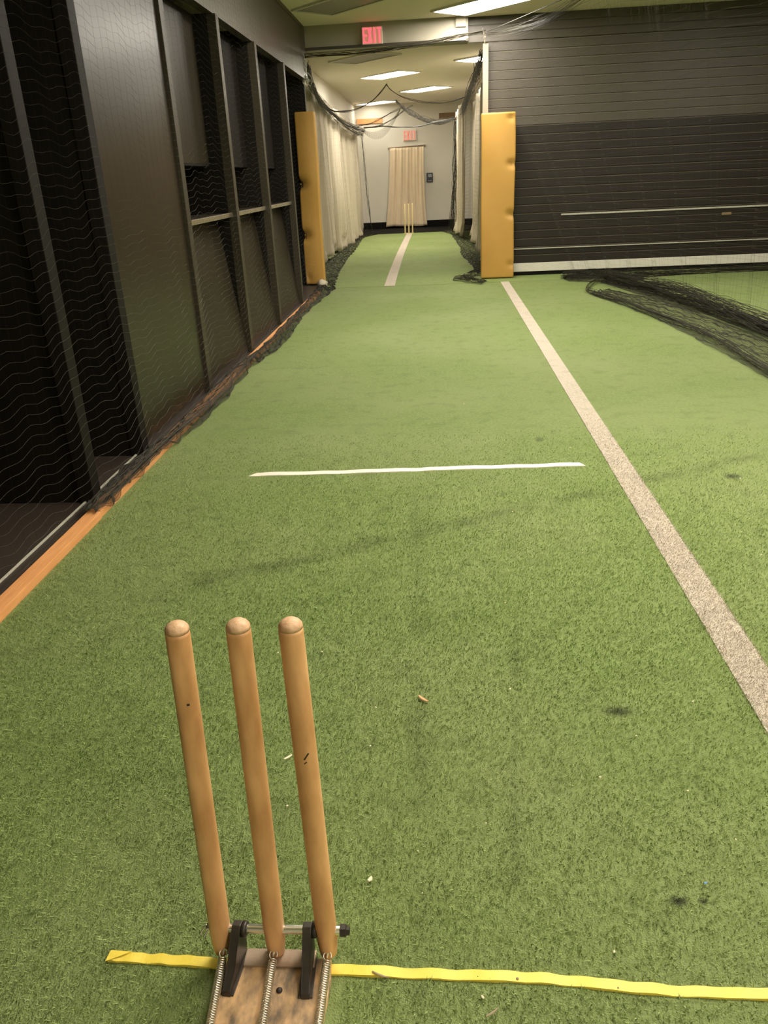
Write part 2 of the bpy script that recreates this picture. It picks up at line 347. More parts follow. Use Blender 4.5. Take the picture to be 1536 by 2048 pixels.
# right: big slatted shutter
sh = struct(link('door_1', None), 'wide dark slatted shutter across the right side')
P_ = .1122; me0 = me1 = None
for i in range(25):
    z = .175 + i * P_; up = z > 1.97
    bm = bmesh.new(); prof = [(-.006, 0), (-.010, .004), (-.011, .098), (-.014, .1005), (-.014, .1075), (.012, .1122), (.012, 0)]
    a = [bm.verts.new((.69, 12.06 + p[0], p[1])) for p in prof]; b = [bm.verts.new((5.58, 12.06 + p[0], p[1])) for p in prof]
    for k in range(len(prof)): bm.faces.new((a[k], a[(k + 1) % 7], b[(k + 1) % 7], b[k]))
    bm.faces.new(a); bm.faces.new(b[::-1])
    o = link('slat', bm_mesh(bm, 'slat'), 'slat_up' if up else 'slat', sh, (0, 0, z)); o.data.materials.append(M['slat_glint_up' if up else 'slat_glint'])
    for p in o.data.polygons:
        if len(p.vertices) == 4 and p.center.z > .0985 and p.center.y < 12.055: p.material_index = 1  # bead faces get the painted-in lip light
for i in range(3):
    bm = bmesh.new(); a = [bm.verts.new((.425, 12.03 + p[0], p[1] * .87)) for p in prof]; b = [bm.verts.new((5.58, 12.03 + p[0], p[1] * .87)) for p in prof]
    for k in range(len(prof)): bm.faces.new((a[k], a[(k + 1) % 7], b[(k + 1) % 7], b[k]))
    bm.faces.new(a); bm.faces.new(b[::-1])
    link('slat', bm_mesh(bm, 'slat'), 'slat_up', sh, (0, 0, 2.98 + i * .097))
box('shutter_backing', (.69, 5.58), (12.075, 12.10), (.06, 2.98), 'dark', sh)
box('bottom_bar', (.69, 5.58), (12.03, 12.07), (.055, .172), 'white', sh, .005)['label'] = 'white bottom bar'
box('rubber_seal', (.69, 5.58), (12.04, 12.07), (.002, .055), 'mat', sh)
box('white_strip', (1.72, 5.58), (12.028, 12.043), (.800, .822), 'cord', sh, .003)
box('white_strip', (.69, 5.58), (12.028, 12.043), (.362, .376), 'cord', sh, .003)
box('latch', (3.93, 4.06), (12.02, 12.045), (.71, .745), 'padback', sh, .008)
struct(box('wall_front', (1.1, 5.7), (12.25, 12.4), (0, CEIL), 'dark'))

# ================================================================== LAMPS
def troffer(x, y, lit, label, ang=-46.0, half=False):
    t = thing('ceiling_light', label, 'light', (x, y, CEIL), 'square cornered troffers in the ceiling')
    t.rotation_euler.z = math.radians(ang); a, b = .61, .305
    bm = bmesh.new()
    for (x0, x1, y0, y1) in ((-a, a, -b, -b + .03), (-a, a, b - .03, b), (-a, -a + .03, -b + .03, b - .03), (a - .03, a, -b + .03, b - .03)):
        g = bmesh.ops.create_cube(bm, size=1)['verts']
        for v in g: v.co = ((x0 + x1) / 2 + v.co.x * (x1 - x0), (y0 + y1) / 2 + v.co.y * (y1 - y0), -.012 + v.co.z * .024)
    link('frame', bm_mesh(bm, 'frame'), 'housing', t)
    d = box('diffuser', (-a + .03, a - .03), (-b + .03, b - .03), (-.016, -.006), lit or 'unlit', t)
    return t
troffer(.58, 11.15, 'lit_far', 'lit ceiling troffer nearest the camera, above the corridor mouth')
troffer(-.92, 17.78, 'lit_far', 'lit ceiling troffer first beyond the beam, left of the middle')
troffer(-.26, 21.05, 'lit_far', 'lit ceiling troffer second beyond the beam, right of the middle')
troffer(-1.62, 24.05, 'lit_end', 'lit ceiling troffer farthest away, by the far wall')
troffer(.95, 15.95, 'lit_far', 'lit ceiling troffer glimpsed behind the white post')
troffer(-1.20, 15.15, None, 'unlit grey ceiling troffer just beyond the beam on the left')
troffer(-1.05, 10.55, None, 'unlit ceiling troffer in front of the beam, above the exit sign')
for (x, y, l) in ((4.2, 9.0, 'on the far right'), (1.5, 7.5, 'third from the beam'), (4.8, 3.9, 'beyond the pooled net'), (1.3, 3.7, 'over the white crease'), (-.3, 7.45, 'second from the beam on the left'),
                  (3.4, 1.6, 'right of the near wicket'), (.7, 2.5, 'beyond the near wicket'), (2.0, -1.3, 'behind the camera')):
    troffer(x, y, 'lit', 'added lit ceiling troffer above the frame, ' + l)  # unseen troffers, added and placed to brighten the practice area

# ================================================================== EXIT SIGNS
def exit_sign(label, x, y, z, wd, ht, red, face):
    t = thing('exit_sign', label, 'sign', (x, y, z))
    box('housing', (-wd / 2, wd / 2), (-.045, 0), (-ht / 2, ht / 2), 'housing', t, .006)
    box('face', (-wd / 2 + .008, wd / 2 - .008), (-.050, -.044), (-ht / 2 + .008, ht / 2 - .008), face, t)
    W, Hh = (wd - .02) / 4, ht * .88; th = W * .30; bm = bmesh.new()
    def quad(p):
        a = [bm.verts.new((q[0], -.058, q[1])) for q in p]; b = [bm.verts.new((q[0], -.049, q[1])) for q in p]
        bm.faces.new(a); bm.faces.new(b[::-1])
        for i in range(4): bm.faces.new((a[i], a[(i + 1) % 4], b[(i + 1) % 4], b[i]))
    def r_(x0, x1, z0, z1): quad([(x0, z0), (x1, z0), (x1, z1), (x0, z1)])
    b0 = -Hh / 2; g = W * .06
    X = [-2 * W + i * W for i in range(4)]
    r_(X[0] + g, X[0] + g + th, b0, -b0)
    for zz in (b0, -th / 2, -b0 - th): r_(X[0] + g + th, X[0] + W - g, zz, zz + th)
    for s in (1, -1): quad([(X[1] + g, s * b0), (X[1] + g + th * 1.1, s * b0), (X[1] + W - g, -s * b0), (X[1] + W - g - th * 1.1, -s * b0)])
    r_(X[2] + W / 2 - th * .6, X[2] + W / 2 + th * .6, b0, -b0)
    r_(X[3] + W / 2 - th * .55, X[3] + W / 2 + th * .55, b0, -b0 - th); r_(X[3] + g, X[3] + W - g, -b0 - th, -b0)
    link('lettering', bm_mesh(bm, 'lettering'), red, t)
exit_sign('glowing red EXIT sign mounted on the beam over the corridor', -.825, 11.92, 3.112, .27, .20, 'red', 'face')
exit_sign('small faded EXIT sign on the far wall above the tan curtain', -.78, 24.8, 2.445, .37, .27, 'pinkface', 'pinkhousing')

# ================================================================== PADS
def pad(name, label, x0, x1, y0, y1, z0, z1, dents, side):
    t = thing(name, label, 'pad', ((x0 + x1) / 2, (y0 + y1) / 2, z0))
    nx, nz, ny = 14, 66, 6; a, c, d = (x1 - x0), (z1 - z0), (y1 - y0)
    bm = bmesh.new(); bmesh.ops.create_cube(bm, size=1)
    for v in bm.verts: v.co = (v.co.x * a, v.co.y * d, (v.co.z + .5) * c)
    bmesh.ops.bevel(bm, geom=list(bm.edges), offset=.018, segments=3, affect='EDGES', profile=.5)
    for ax, n, L in ((0, nx, a), (2, nz, c)):
        for k in range(1, n):
            co = [0, 0, 0]; no = [0, 0, 0]; no[ax] = 1; co[ax] = L * k / n - (L / 2 if ax == 0 else 0)
            bmesh.ops.bisect_plane(bm, geom=list(bm.verts) + list(bm.edges) + list(bm.faces), plane_co=co, plane_no=no)
    for v in bm.verts:
        bulge = .012 * math.cos(math.pi * v.co.x / a)
        if v.co.y < 0: v.co.y -= bulge + .004 * math.sin(v.co.z * 5 + v.co.x * 9)
        v.co.x += .005 * math.sin(v.co.z * 4.2 + 1) * (1 if v.co.x > 0 else .5)
        for (dx, dz, rr, dep) in dents:
            q = math.hypot((v.co.x - dx * a) / rr, (v.co.z - dz * c) / (rr * .8))
            if q < 1.6:
                f = math.exp(-q * q * 2.2) * dep
                if v.co.y < 0: v.co.y += f
                if abs(v.co.x) > a * .42: v.co.x -= math.copysign(f * .55, v.co.x)
    link('cushion', bm_mesh(bm, 'cushion', True), 'pad', t)
    box('backing_board', (-a / 2 + .01, a / 2 - .01), (d / 2, d / 2 + .018), (.01, c - .01), 'padback', t)
    for (dx, dz, rr, dep) in dents:
        lathe('button', [(.010, 0), (.010, .004), (.006, .008)], 'pad', t, 10, p0=(dx * a, -d / 2 + dep * .9, dz * c), p1=(dx * a, -d / 2 + dep * .9 - 1, dz * c))
    return t
p1 = pad('wall_pad', 'tall yellow vinyl pad beside the white post, right of the corridor', .585, 1.045, 11.78, 11.90, .012, 2.13,
    [(.36, .965, .06, .035), (.40, .70, .075, .04), (.40, .40, .075, .045), (.42, .085, .06, .03)], 1)
p2 = pad('wall_pad', 'tall yellow vinyl pad at the left end wall, behind the net', -1.93, -1.655, 11.72, 11.84, .03, 2.26,
    [(-.44, .60, .11, .07), (-.40, .30, .11, .07), (-.3, .04, .05, .03)], -1)
p2.rotation_euler.y = math.radians(.6)
# pale cloth wad at the foot of the left pad
def wad(u, v):
    a = u * 2 * np.pi; b = v * np.pi; rr = 1 + .25 * wave(a * 1.5, b * 3, 5)
    return np.stack([-1.66 + .07 * rr * np.sin(b) * np.cos(a), 11.52 + .13 * rr * np.sin(b) * np.sin(a), .055 + .055 * rr * np.cos(b)], -1)
tag(sheet('cloth_wad', wad, 20, 12, 'cloth'), 'crumpled pale cloth on the floor at the foot of the left yellow pad', 'cloth')

# ================================================================== CURTAINS
def left_curt(u, v):
    y = 12.15 + u * 10.6; z = 2.86 - .25 * np.clip((y - 12) / 10, 0, 1) - v * (2.81 - .23 * np.clip((y - 12) / 10, 0, 1))
    f = np.sin(y * 7 + 1.5 * np.sin(y * 1.9)) * .045 * (0.4 + v) + .03 * np.sin(y * 17 + 2) * (.3 + v) + .03 * wave(y * 4, v * 5, 3)
    low = np.clip((v - .88) / .12, 0, 1)
    return np.stack([-2.08 + f + low * (.10 * wave(y * 9, v * 30, 8)), y, z + low * .10 * wave(y * 6, v * 6, 9)], -1)
c1 = thing('wall_curtain', 'long cream canvas curtain hanging down the left side of the corridor', 'curtain', (-2.08, 12.15, 0))
sheet('canvas', left_curt, 420, 40, 'cloth', c1).location = (2.08, -12.15, 0)
def right_curt(y0, y1, x0, sd):
    def fn(u, v):
        y = y0 + u * (y1 - y0); z = 2.78 - v * 2.70
        f = np.sin(y * 6.5 + sd) * .07 * (.5 + .6 * v) + .025 * np.sin(y * 16 + sd * 2) + .03 * wave(y * 4, v * 5, 13 + sd)
        low = np.clip((v - .9) / .1, 0, 1)
        return np.stack([x0 + f - low * .06 * (1 + wave(y * 7, v * 9, sd)), y, z + low * .07 * wave(y * 5, v * 5, sd + 4)], -1)
    return fn
for (y0, y1, x0, sd, lab) in ((12.4, 18.9, .80, 1, 'cream canvas curtain on the right of the corridor, nearer one by the white post'),
                              (19.0, 22.9, .52, 2, 'cream canvas curtain on the right of the corridor, farther one')):
    c = thing('wall_curtain', lab, 'curtain', (x0, y0, 0)); sheet('canvas', right_curt(y0, y1, x0, sd), 260, 30, 'cloth', c).location = (-x0, -y0, 0)
def door_curt(u, v):
    wd = .97 + .24 * v ** 2; x = -.868 - .075 * v + (u - .5) * wd; z = 2.14 - v * 2.10
    y = 24.66 + .018 * np.sin(u * 31 + v * 2) + .012 * np.sin(u * 67 + 1) + .03 * v * np.sin(u * 13)
    return np.stack([x, y - .04 * v, z + .03 * np.clip((v - .9) * 10, 0, 1) * wave(u * 8, v, 4)], -1)
c = thing('door_curtain', 'narrow tan canvas curtain hanging over the doorway in the far wall', 'curtain', (-.87, 24.68, 0))
sheet('canvas', door_curt, 90, 30, 'cloth_tan', c).location = (.87, -24.68, 0)
tube('curtain_rail', [(-.53, .0, 2.145), (.53, .0, 2.175)], .012, 'padback', c)
df = struct(box('trim_5', (-1.42, -.32), (24.755, 24.8), (2.15, 2.20), 'wall'), 'door head over the tan curtain')
k = thing('keypad', 'small dark keypad on the far wall right of the tan curtain', 'keypad', (-.24, 24.8, 1.325))
box('case', (-.09, .09), (-.05, 0), (-.125, .125), 'keypad', k, .008)
box('screen', (-.045, .06), (-.056, -.049), (.01, .095), 'key', k, .003)
box('button_row', (-.05, .05), (-.056, -.049), (-.095, -.075), 'key', k, .003)

# ================================================================== NETS
# left net in front of the panelled wall
nl = thing('barrier_net', 'black net hanging in front of the panelled left wall', 'net', (-1.6, 1.0, 0))
def f_left(y, z):
    k = np.clip((y - 3.0) / .8, 0, 1); low = np.clip(1 - z / .6, 0, 1)
    x = -1.70 + .06 * k * low + .03 * np.sin(y * 2.1 + z) + .018 * np.sin(y * 5.3 - z * 2)
    x = np.minimum(np.maximum(x, -1.688), -1.60)
    return np.stack([x + 1.6, y - 1.0 + .012 * np.sin(z * 9 + y * 3), z + .014 * np.sin(y * 11) + .02 * np.sin(y * 3.1 + 1) + .008 * np.sin(y * 27 + z * 5)], -1)
netobj('net_sheet', f_left, np.arange(1.0, 11.4, .09), np.arange(.05, 3.2, .045), .0005, 'net', nl, .00022)
h_ = heap([(-1.612, 3.3), (-1.585, 4.06), (-1.545, 5.05), (-1.56, 6.37), (-1.49, 7.4), (-1.52, 8.8), (-1.51, 10.3), (-1.45, 11.4)],
     [(-1.70, 3.3), (-1.70, 4.06), (-1.66, 5.05), (-1.66, 6.37), (-1.62, 7.4), (-1.63, 8.8), (-1.66, 10.3), (-1.69, 11.4)], 21, 'netpile', nl, .013, .04, .0013, 'net_heap', True)
h_.location = (1.6, -1.0, .002)
bundle('net_hem', [(-.02, 2.4, .05), (.0, 3.4, .06), (.03, 4.4, .05), (.01, 5.6, .06), (.02, 7.0, .05), (.0, 8.6, .05)], .02, 'netpile', nl, 12, 150, .0016, 5)
tube('top_cable', [(-.1, -2.0, 3.22), (-.1, 4, 3.2), (-.1, 10.6, 3.2)], .004, 'netpile', nl)
# right net, hanging obliquely and pooling on the turf
nr = thing('barrier_net', 'black net hanging across the slatted shutter and pooling on the turf at right', 'net', (2.3, 8, 0))
def f_right(s, z):
    top = spline([(.66, 11.78, 3.05), (1.6, 9.2, 3.05), (2.5, 6.3, 3.1), (3.1, 3.0, 3.15)], 200); bot = spline([(1.82, 11.55, .03), (2.2, 10.0, .03), (2.55, 8.2, .03), (2.75, 6.2, .03), (2.9, 3.2, .03)], 200)
    ti = np.clip(s / 9.2, 0, 1) * 199; i0 = np.clip(ti.astype(int), 0, 198); fr = (ti - i0)[:, None]
    A = top[i0] * (1 - fr) + top[i0 + 1] * fr; B = bot[i0] * (1 - fr) + bot[i0 + 1] * fr; v = (z / 3.1)[:, None]
    P = B * (1 - v) + A * v; k = np.sin(s * 8 + z) * .05 + np.sin(s * 19) * .02
    P[:, 0] += k; P[:, 2] -= .12 * np.sin(s * 1.9) ** 2 * (z / 3.1) ** 3
    return P - np.array([2.3, 8, 0])
netobj('net_sheet', f_right, np.arange(0, 9.2, .06), np.arange(0, 3.1, .06), .0006, 'net', nr, .0004)
hp = [([(1.80, 9.95), (1.93, 9.3), (2.07, 8.5), (2.15, 7.8), (2.20, 7.0), (2.24, 6.2), (2.27, 5.4), (2.3, 4.6)], [(2.10, 10.1), (2.35, 9.5), (2.50, 8.9), (2.62, 8.1), (2.72, 7.2), (2.8, 6.4), (2.85, 5.6), (2.9, 4.6)], 31, .019, .05),
      ([(2.10, 10.9), (2.20, 10.4), (2.36, 9.6), (2.52, 8.8), (2.66, 8.0), (2.76, 7.2), (2.86, 6.2)], [(2.45, 10.9), (2.55, 10.4), (2.66, 9.7), (2.78, 8.9), (2.9, 8.1), (3.0, 7.2), (3.08, 6.2)], 37, .013, .07),
      ([(1.72, 11.15), (2.0, 11.0), (2.35, 10.95), (2.7, 11.0)], [(1.70, 11.6), (2.0, 11.55), (2.35, 11.5), (2.75, 11.5)], 41, .014, .08)]
for A, B, sd, spc, hh in hp: heap(A, B, sd, 'netpile', nr, spc, hh, .0014).location = (-2.3, -8, 0)
bundle('net_hem', [(2.05 - 2.3, 2.95, .05), (1.80 - 2.3, 2.1, .04), (2.0 - 2.3, 1.0, .05), (2.12 - 2.3, .2, .04), (2.3 - 2.3, -1.0, .05), (2.3 - 2.3, -2.6, .05)], .03, 'netpile', nr, 16, 150, .002, 6)
bundle('net_fold', [(2.15 - 2.3, 3.05, .08), (2.42 - 2.3, 2.0, .1), (2.6 - 2.3, 1.0, .12), (2.72 - 2.3, 0, .1), (2.82 - 2.3, -1.3, .1), (2.9 - 2.3, -2.6, .1)], .10, 'netpile', nr, 110, 150, .0017, 8, .2)
bundle('net_fold', [(1.7 - 2.3, 3.4, .05), (2.1 - 2.3, 3.3, .07), (2.6 - 2.3, 3.3, .05), (3.6 - 2.3, 3.45, .03), (5.2 - 2.3, 3.5, .03)], .06, 'netpile', nr, 70, 120, .0017, 9, .2)
bundle('net_bundle', [(.66 - 2.3, 3.78, 3.02), (1.2 - 2.3, 2.4, 2.93), (1.6 - 2.3, 1.2, 3.0), (2.1 - 2.3, -.4, 2.92), (2.5 - 2.3, -1.7, 3.06), (3.1 - 2.3, -5, 3.1)], .07, 'netpile', nr, 26, 120, .0010, 17)
tube('top_cable', spline([(.66 - 2.3, 3.78, 3.06), (1.6 - 2.3, 1.2, 3.06), (2.5 - 2.3, -1.7, 3.11), (3.1 - 2.3, -5, 3.16)], 40), .004, 'netpile', nr)
# roof net edge along the beam
rn = thing('cable_net', 'dark net edge gathered on a cable along the beam', 'net', (-.5, 11.72, 2.95))
bundle('net_bundle', [(-1.22, 0, -.05), (-.6, 0, -.05), (-.09, 0, -.02), (.43, 0, .02), (.84, 0, .08), (1.12, .02, .11)], .022, 'netpile', rn, 18, 90, .0022, 11)
tube('cable', spline([(-1.25, 0, -.02), (-.1, 0, .0), (1.14, 0, .12)], 30), .004, 'netpile', rn)
bundle('net_bundle', [(1.10, 0, .14), (1.12, .01, .05), (1.13, .02, -.05)], .012, 'edge', rn, 4, 20, .0022, 12)
bundle('net_bundle', [(-1.25, -.05, -.05), (-1.24, .0, -.2), (-1.2, .1, -.35)], .05, 'cord', rn, 16, 30, .005, 13)
# corridor nets
cn = thing('corridor_net', 'black corridor net draped in scallops under the ceiling', 'net', (-.7, 17, 2.6))
O = np.array([-.7, 17, 2.6])
def bd(path, rad, n, sd, r=.0028, nn=70): bundle('net_bundle', np.asarray(path) - O, rad, 'netfar', cn, n, nn, r, sd)
bd([(-1.74, 12, 2.83), (-1.92, 13.7, 2.77), (-2.00, 15.3, 2.64), (-1.98, 17, 2.56), (-1.95, 18.7, 2.48), (-1.87, 20.3, 2.46), (-1.84, 22, 2.49)], .055, 34, 51, .0032)
bd([(-1.75, 12, 2.76), (-1.93, 14.2, 2.66), (-1.95, 17, 2.5), (-1.90, 20, 2.36), (-1.86, 22, 2.42)], .05, 24, 52, .003)
bd([(.61, 12, 2.86), (.66, 14.5, 2.93), (.60, 17, 2.79), (.56, 19.5, 2.66), (.47, 22, 2.6)], .055, 34, 53, .0032)
bd([(.58, 12.2, 2.8), (.64, 14.5, 2.8), (.58, 17, 2.68), (.54, 19.5, 2.58), (.47, 22, 2.55)], .06, 24, 54, .003)
bd([(-2.05, 16, 2.68), (-1.89, 16, 2.55), (-1.67, 16, 2.53), (-1.39, 16, 2.58), (-1.11, 16, 2.72), (-.89, 16, 2.93)], .014, 6, 55, .003)
bd([(-.89, 16, 2.93), (-.79, 16, 2.82), (-.57, 16, 2.7), (-.21, 16, 2.61), (.19, 16, 2.59), (.5, 16, 2.66)], .012, 5, 56, .0025)
bd([(-1.83, 22, 2.57), (-1.43, 22, 2.6), (-1.05, 22, 2.75), (-.82, 22, 2.89), (-.6, 22, 3.0)], .025, 8, 57, .003)
bd([(-1.96, 22, 2.6), (-1.61, 22, 2.66), (-1.2, 22, 2.84), (-.8, 22, 3.0)], .03, 6, 58, .003)
bd([(-1.0, 22, 3.12), (-.77, 22, 2.91), (-.61, 22, 2.79), (-.3, 22, 2.65), (.07, 22, 2.56), (.47, 22, 2.67)], .03, 14, 59, .004)
bd([(-.75, 22, 2.92), (-.5, 22, 2.76), (-.2, 22, 2.66), (.1, 22, 2.62), (.47, 22, 2.68)], .05, 18, 61, .003)
bd([(-1.75, 21, 2.50), (-1.3, 21, 2.52), (-.89, 21, 2.48), (-.41, 21, 2.48), (.07, 21, 2.56), (.45, 21, 2.6)], .012, 10, 60, .004)
def drape(u, v):   # slack veil between the last scallops
    return np.stack([-1.85 + u * .95, 21.6 + 0 * u, 2.5 + .42 * u ** 1.6 - .16 * np.sin(u * 3.1) - v * (.14 * np.sin(u * 3.14) + .04)], -1) - O
netobj('net_veil', drape, np.linspace(0, 1, 40), np.linspace(0, 1, 10), .0016, 'netpile', cn)
def side_net(name, label, x0, x1, dense, seed, edgeA, edgeB):
    t = thing(name, label, 'net', (x0, 12.2, 0))
    def fn(y, z): 
        q = (y - 12.2) / 10; x = x0 + (x1 - x0) * q + .05 * np.sin(y * 2.3 + z) + .03 * np.sin(y * 5 + z * 2)
        return np.stack([x - x0, y - 12.2, z + .02 * np.sin(y * 4)], -1)
    netobj('net_sheet', fn, np.arange(12.2, 22.3, dense), np.arange(.05, 2.6, dense), .0006, 'net', t, .0003)
    heap(edgeA, edgeB, seed, 'netpile', t, .03, .05, .0018).location = (-x0, -12.2, .002)
    return t
sn_left = side_net('side_net', 'black side net along the left curtain of the corridor', -1.85, -1.90, .12, 71,
    [(-1.50, 11.45), (-1.62, 13.0), (-1.74, 15.5), (-1.80, 18), (-1.90, 21), (-1.6, 22.1)], [(-1.9, 11.9), (-2.05, 13), (-2.08, 15.5), (-2.06, 18), (-2.08, 21), (-2.1, 22.5)])
s1 = sn_left
s2 = side_net('side_net', 'black side net along the right curtains of the corridor', .60, .42, .06, 81,
    [(.42, 12.55), (.55, 13.2), (.48, 14.3), (.42, 15.5), (.40, 18), (.30, 20.8), (.1, 22.1)], [(.66, 12.3), (.86, 13.2), (.84, 14.3), (.8, 15.5), (.74, 18), (.55, 20.8), (.5, 22.6)])
heap([(.56, 11.15), (.36, 11.45), (.18, 11.75), (.34, 12.0)], [(.66, 11.4), (.60, 11.62), (.45, 11.85), (.62, 12.2)], 91, 'netpile', s2, .02, .09, .0018).location = (-.6, -12.2, .002)
bundle('net_fold', np.array([(.45, 21, 2.57), (.42, 21, 1.6), (.38, 21, .8), (.33, 21, .12)]) - np.array([.6, 12.2, 0]), .07, 'netpile', s2, 30, 50, .003, 14)
bundle('net_fold', np.array([(-1.86, 21.6, 2.4), (-1.84, 21.6, 1.6), (-1.78, 21.6, .8), (-1.72, 21.6, .1)]) - np.array([-1.85, 12.2, 0]), .03, 'netpile', s1, 8, 50, .002, 15)

# ================================================================== FAR WICKET
fw = thing('far_wicket', 'distant set of three pale stumps in front of the tan curtain', 'wicket', (-.79, 22.06, 0))
for dx in (-.098, 0, .098):
    lathe('stump', [(.012, .01), (.019, .03), (.019, .715), (.014, .735), (.006, .738)], 'palewood', fw, 12, p0=(dx, 0, 0), p1=(dx + .012, 0, 1))
box('base', (-.13, .13), (-.03, .05), (.002, .014), 'palewood', fw, .003)

# ================================================================== NEAR WICKET
nw = thing('wicket', 'spring-back wicket of three worn wooden stumps nearest the camera', 'wicket', (-.342, 1.08, 0)); OW = Vector((-.342, 1.08, 0))
ST = [((-.4515, 1.08, .020), (-.4338, 1.08, .762)), ((-.3435, 1.08, .020), (-.3328, 1.08, .766)), ((-.2395, 1.08, .020), (-.2474, 1.08, .767))]
for a, b in ST:
    a = Vector(a) - OW; b = Vector(b) - OW; L_ = (b - a).length
    s = lathe('stump', [(.013, 0), (.0165, .004), (.0195, .03), (.0205, .07), (.0205, .3), (.0202, L_ - .012), (.0198, L_ - .004)], 'stump', nw, 28, p0=a, p1=b)
    tp = lathe('stump_top', [(.0200, -.0046), (.0195, .001), (.0165, .0055), (.0115, .0095), (.0055, .0115), (.001, .012)], 'stumptop', s, 28)
    tp.rotation_quaternion = (1, 0, 0, 0); tp.location = (0, 0, L_); tp['label'] = 'pale worn rounded end'
# scuff on the right hand stump, dark knot on the left one
s_all = [o for o in nw.children if o.name.startswith('stump')]
for st, h_, dx, ln, wd, rot in ((s_all[2], .50, .02, .015, .0026, 55), (s_all[2], .487, -.03, .006, .0020, 40), (s_all[0], .606, .0, .005, .004, 0)):
    dl = st.rotation_quaternion.inverted() @ Vector((-(st.location.x + OW.x) + dx * 3, -1.08, 0)); a_ = math.atan2(dl.y, dl.x)
    sc = box('scuff', (-ln / 2, ln / 2), (-.0008, .0008), (-wd / 2, wd / 2), 'steel', st, .0005); sc['label'] = 'dark scuff mark on the wood'
    sc.matrix_local = Matrix.Translation((.0204 * math.cos(a_), .0204 * math.sin(a_), h_)) @ Matrix.Rotation(a_ + math.pi / 2, 4, 'Z') @ Matrix.Rotation(math.radians(-rot), 4, 'Y')
# base board with clipped corners
bdv = [(-.104, -.20), (.106, -.20), (.110, -.10), (.112, -.05), (.108, -.008), (-.096, -.008), (-.102, -.05), (-.104, -.12)]
prism('base_board', bdv, 2, .002, .016, 'base', nw, .003)
prism('hinge_plate', [(-.062, -.032), (.078, -.032), (.078, .006), (-.062, .006)], 2, .016, .021, 'plate', nw, .002)
lathe('bolt', [(.006, 0), (.006, .004), (.003, .007)], 'steel', nw, 10, p0=(.018, -.078, .015), p1=(.018, -.078, 1))
def bracket(x, lean):
    pts = [(-.094, .016), (-.075, .016), (.0, .016), (.010, .030), (.012, .082), (.006, .098), (-.008, .100), (-.020, .088), (-.055, .046), (-.090, .026)]
    o = prism('bracket', pts, 0, -.0085, .0085, 'steel', nw, .0015); o.location = (x, 0, 0); o.rotation_euler.z = math.radians(lean)
    box('foot_flange', (-.014, .014), (-.092, -.01), (.0162, .019), 'steel', o, .001)
    lathe('boss', [(.015, 0), (.015, .008), (.012, .010)], 'steel', o, 16, p0=(.0085, 0, .083), p1=(1, 0, .083))
    return o
bracket(-.071, -6); bracket(.066, 2)
lathe('pivot_rod', [(.0082, 0), (.0086, .002), (.0086, .268), (.0082, .270)], 'chrome', nw, 18, p0=(-.134, 0, .083), p1=(1, 0, .083))
lathe('nut', [(.006, 0), (.0125, .001), (.0125, .012), (.009, .014), (.009, .019), (.004, .020)], 'steel', nw, 6, False, p0=(.128, 0, .083), p1=(1, 0, .083))
pn = [(-.1335, .000, .092), (-.139, -.004, .084), (-.146, -.012, .076)]
tube('split_pin', spline(pn, 10), .0016, 'chrome', nw, 8); tube('split_pin', spline([(p[0] + .009, p[1] - .004, p[2] - .001) for p in pn], 10), .0016, 'chrome', nw, 8)
for x0, x1 in ((-.101, -.088), (-.002, .006), (.1035, .105)):
    A = Vector((x0, -.030, .036)); B = Vector((x1, -.19, .036)); n = 1500; turns = 34
    t = np.linspace(0, 1, n); d = np.array(B - A); ax = d / np.linalg.norm(d); e1 = np.cross(ax, (0, 0, 1)); e1 /= np.linalg.norm(e1); e2 = np.cross(ax, e1)
    ang = t * turns * 2 * np.pi; rr = .0074
    P = np.array(A) + t[:, None] * d + rr * (np.cos(ang)[:, None] * e1 + np.sin(ang)[:, None] * e2)
    V, F = tubes([P[::2]], .0012, 6); s = link('spring', np_mesh('spring', V, F, True), 'spring', nw)
    th = np.linspace(-.5, 2 * np.pi - 1.2, 26); ring = [(x0 + .0075 * math.cos(q), -.022 + .0078 * math.sin(q) * .8, .040 + .0078 * math.sin(q) * .6) for q in th]
    tube('end_loop', ring, .0014, 'spring', s, 8)
    tube('eye_screw', spline([(x0 - .001, -.023, .036), (x0 + .001, -.014, .046), (x0 + .001, -.004, .056)], 10), .0023, 'spring', s, 8)

# ================================================================== TAPES ON THE TURF
def ribbon(name, path, wd, m, z=.007, n=60, cut0=0., cut1=0., seed=0):
    P = spline([(*p, 0) for p in path], n); T = np.gradient(P, axis=0); T /= np.linalg.norm(T, axis=1)[:, None]; Nn = np.stack([-T[:, 1], T[:, 0], 0 * T[:, 0]], 1)
    bm = bmesh.new(); rows = []
    for i in range(n):
        zz = z + .0012 * math.sin(i * .9 + seed) + .0012 * math.sin(i * .37 + seed * 2); e = .0012 * math.sin(i * 1.3 + seed)
        c0 = T[i] * (cut0 if i == 0 else cut1 if i == n - 1 else 0)
        l = P[i] + Nn[i] * (wd / 2 + e) + c0; r_ = P[i] - Nn[i] * (wd / 2 - e * .5) - c0
        rows.append([bm.verts.new((l[0], l[1], zz)), bm.verts.new((r_[0], r_[1], zz - .001)), bm.verts.new((r_[0], r_[1], .0005)), bm.verts.new((l[0], l[1], .0005))])
    for a, b in zip(rows, rows[1:]):
        for i in range(4): bm.faces.new((a[i], a[(i + 1) % 4], b[(i + 1) % 4], b[i]))
    bm.faces.new(rows[0]); bm.faces.new(rows[-1][::-1])
    return bm
TAPE = [(-.682, 1.072), (-.60, 1.070), (-.468, 1.064), (-.34, 1.060), (-.226, 1.057), (-.003, 1.053), (.187, 1.050), (.37, 1.035), (.58, 1.031), (.80, 1.03)]
bm = ribbon('tape', TAPE, .0205, 'yellow', .0065, 120, .002, 0)
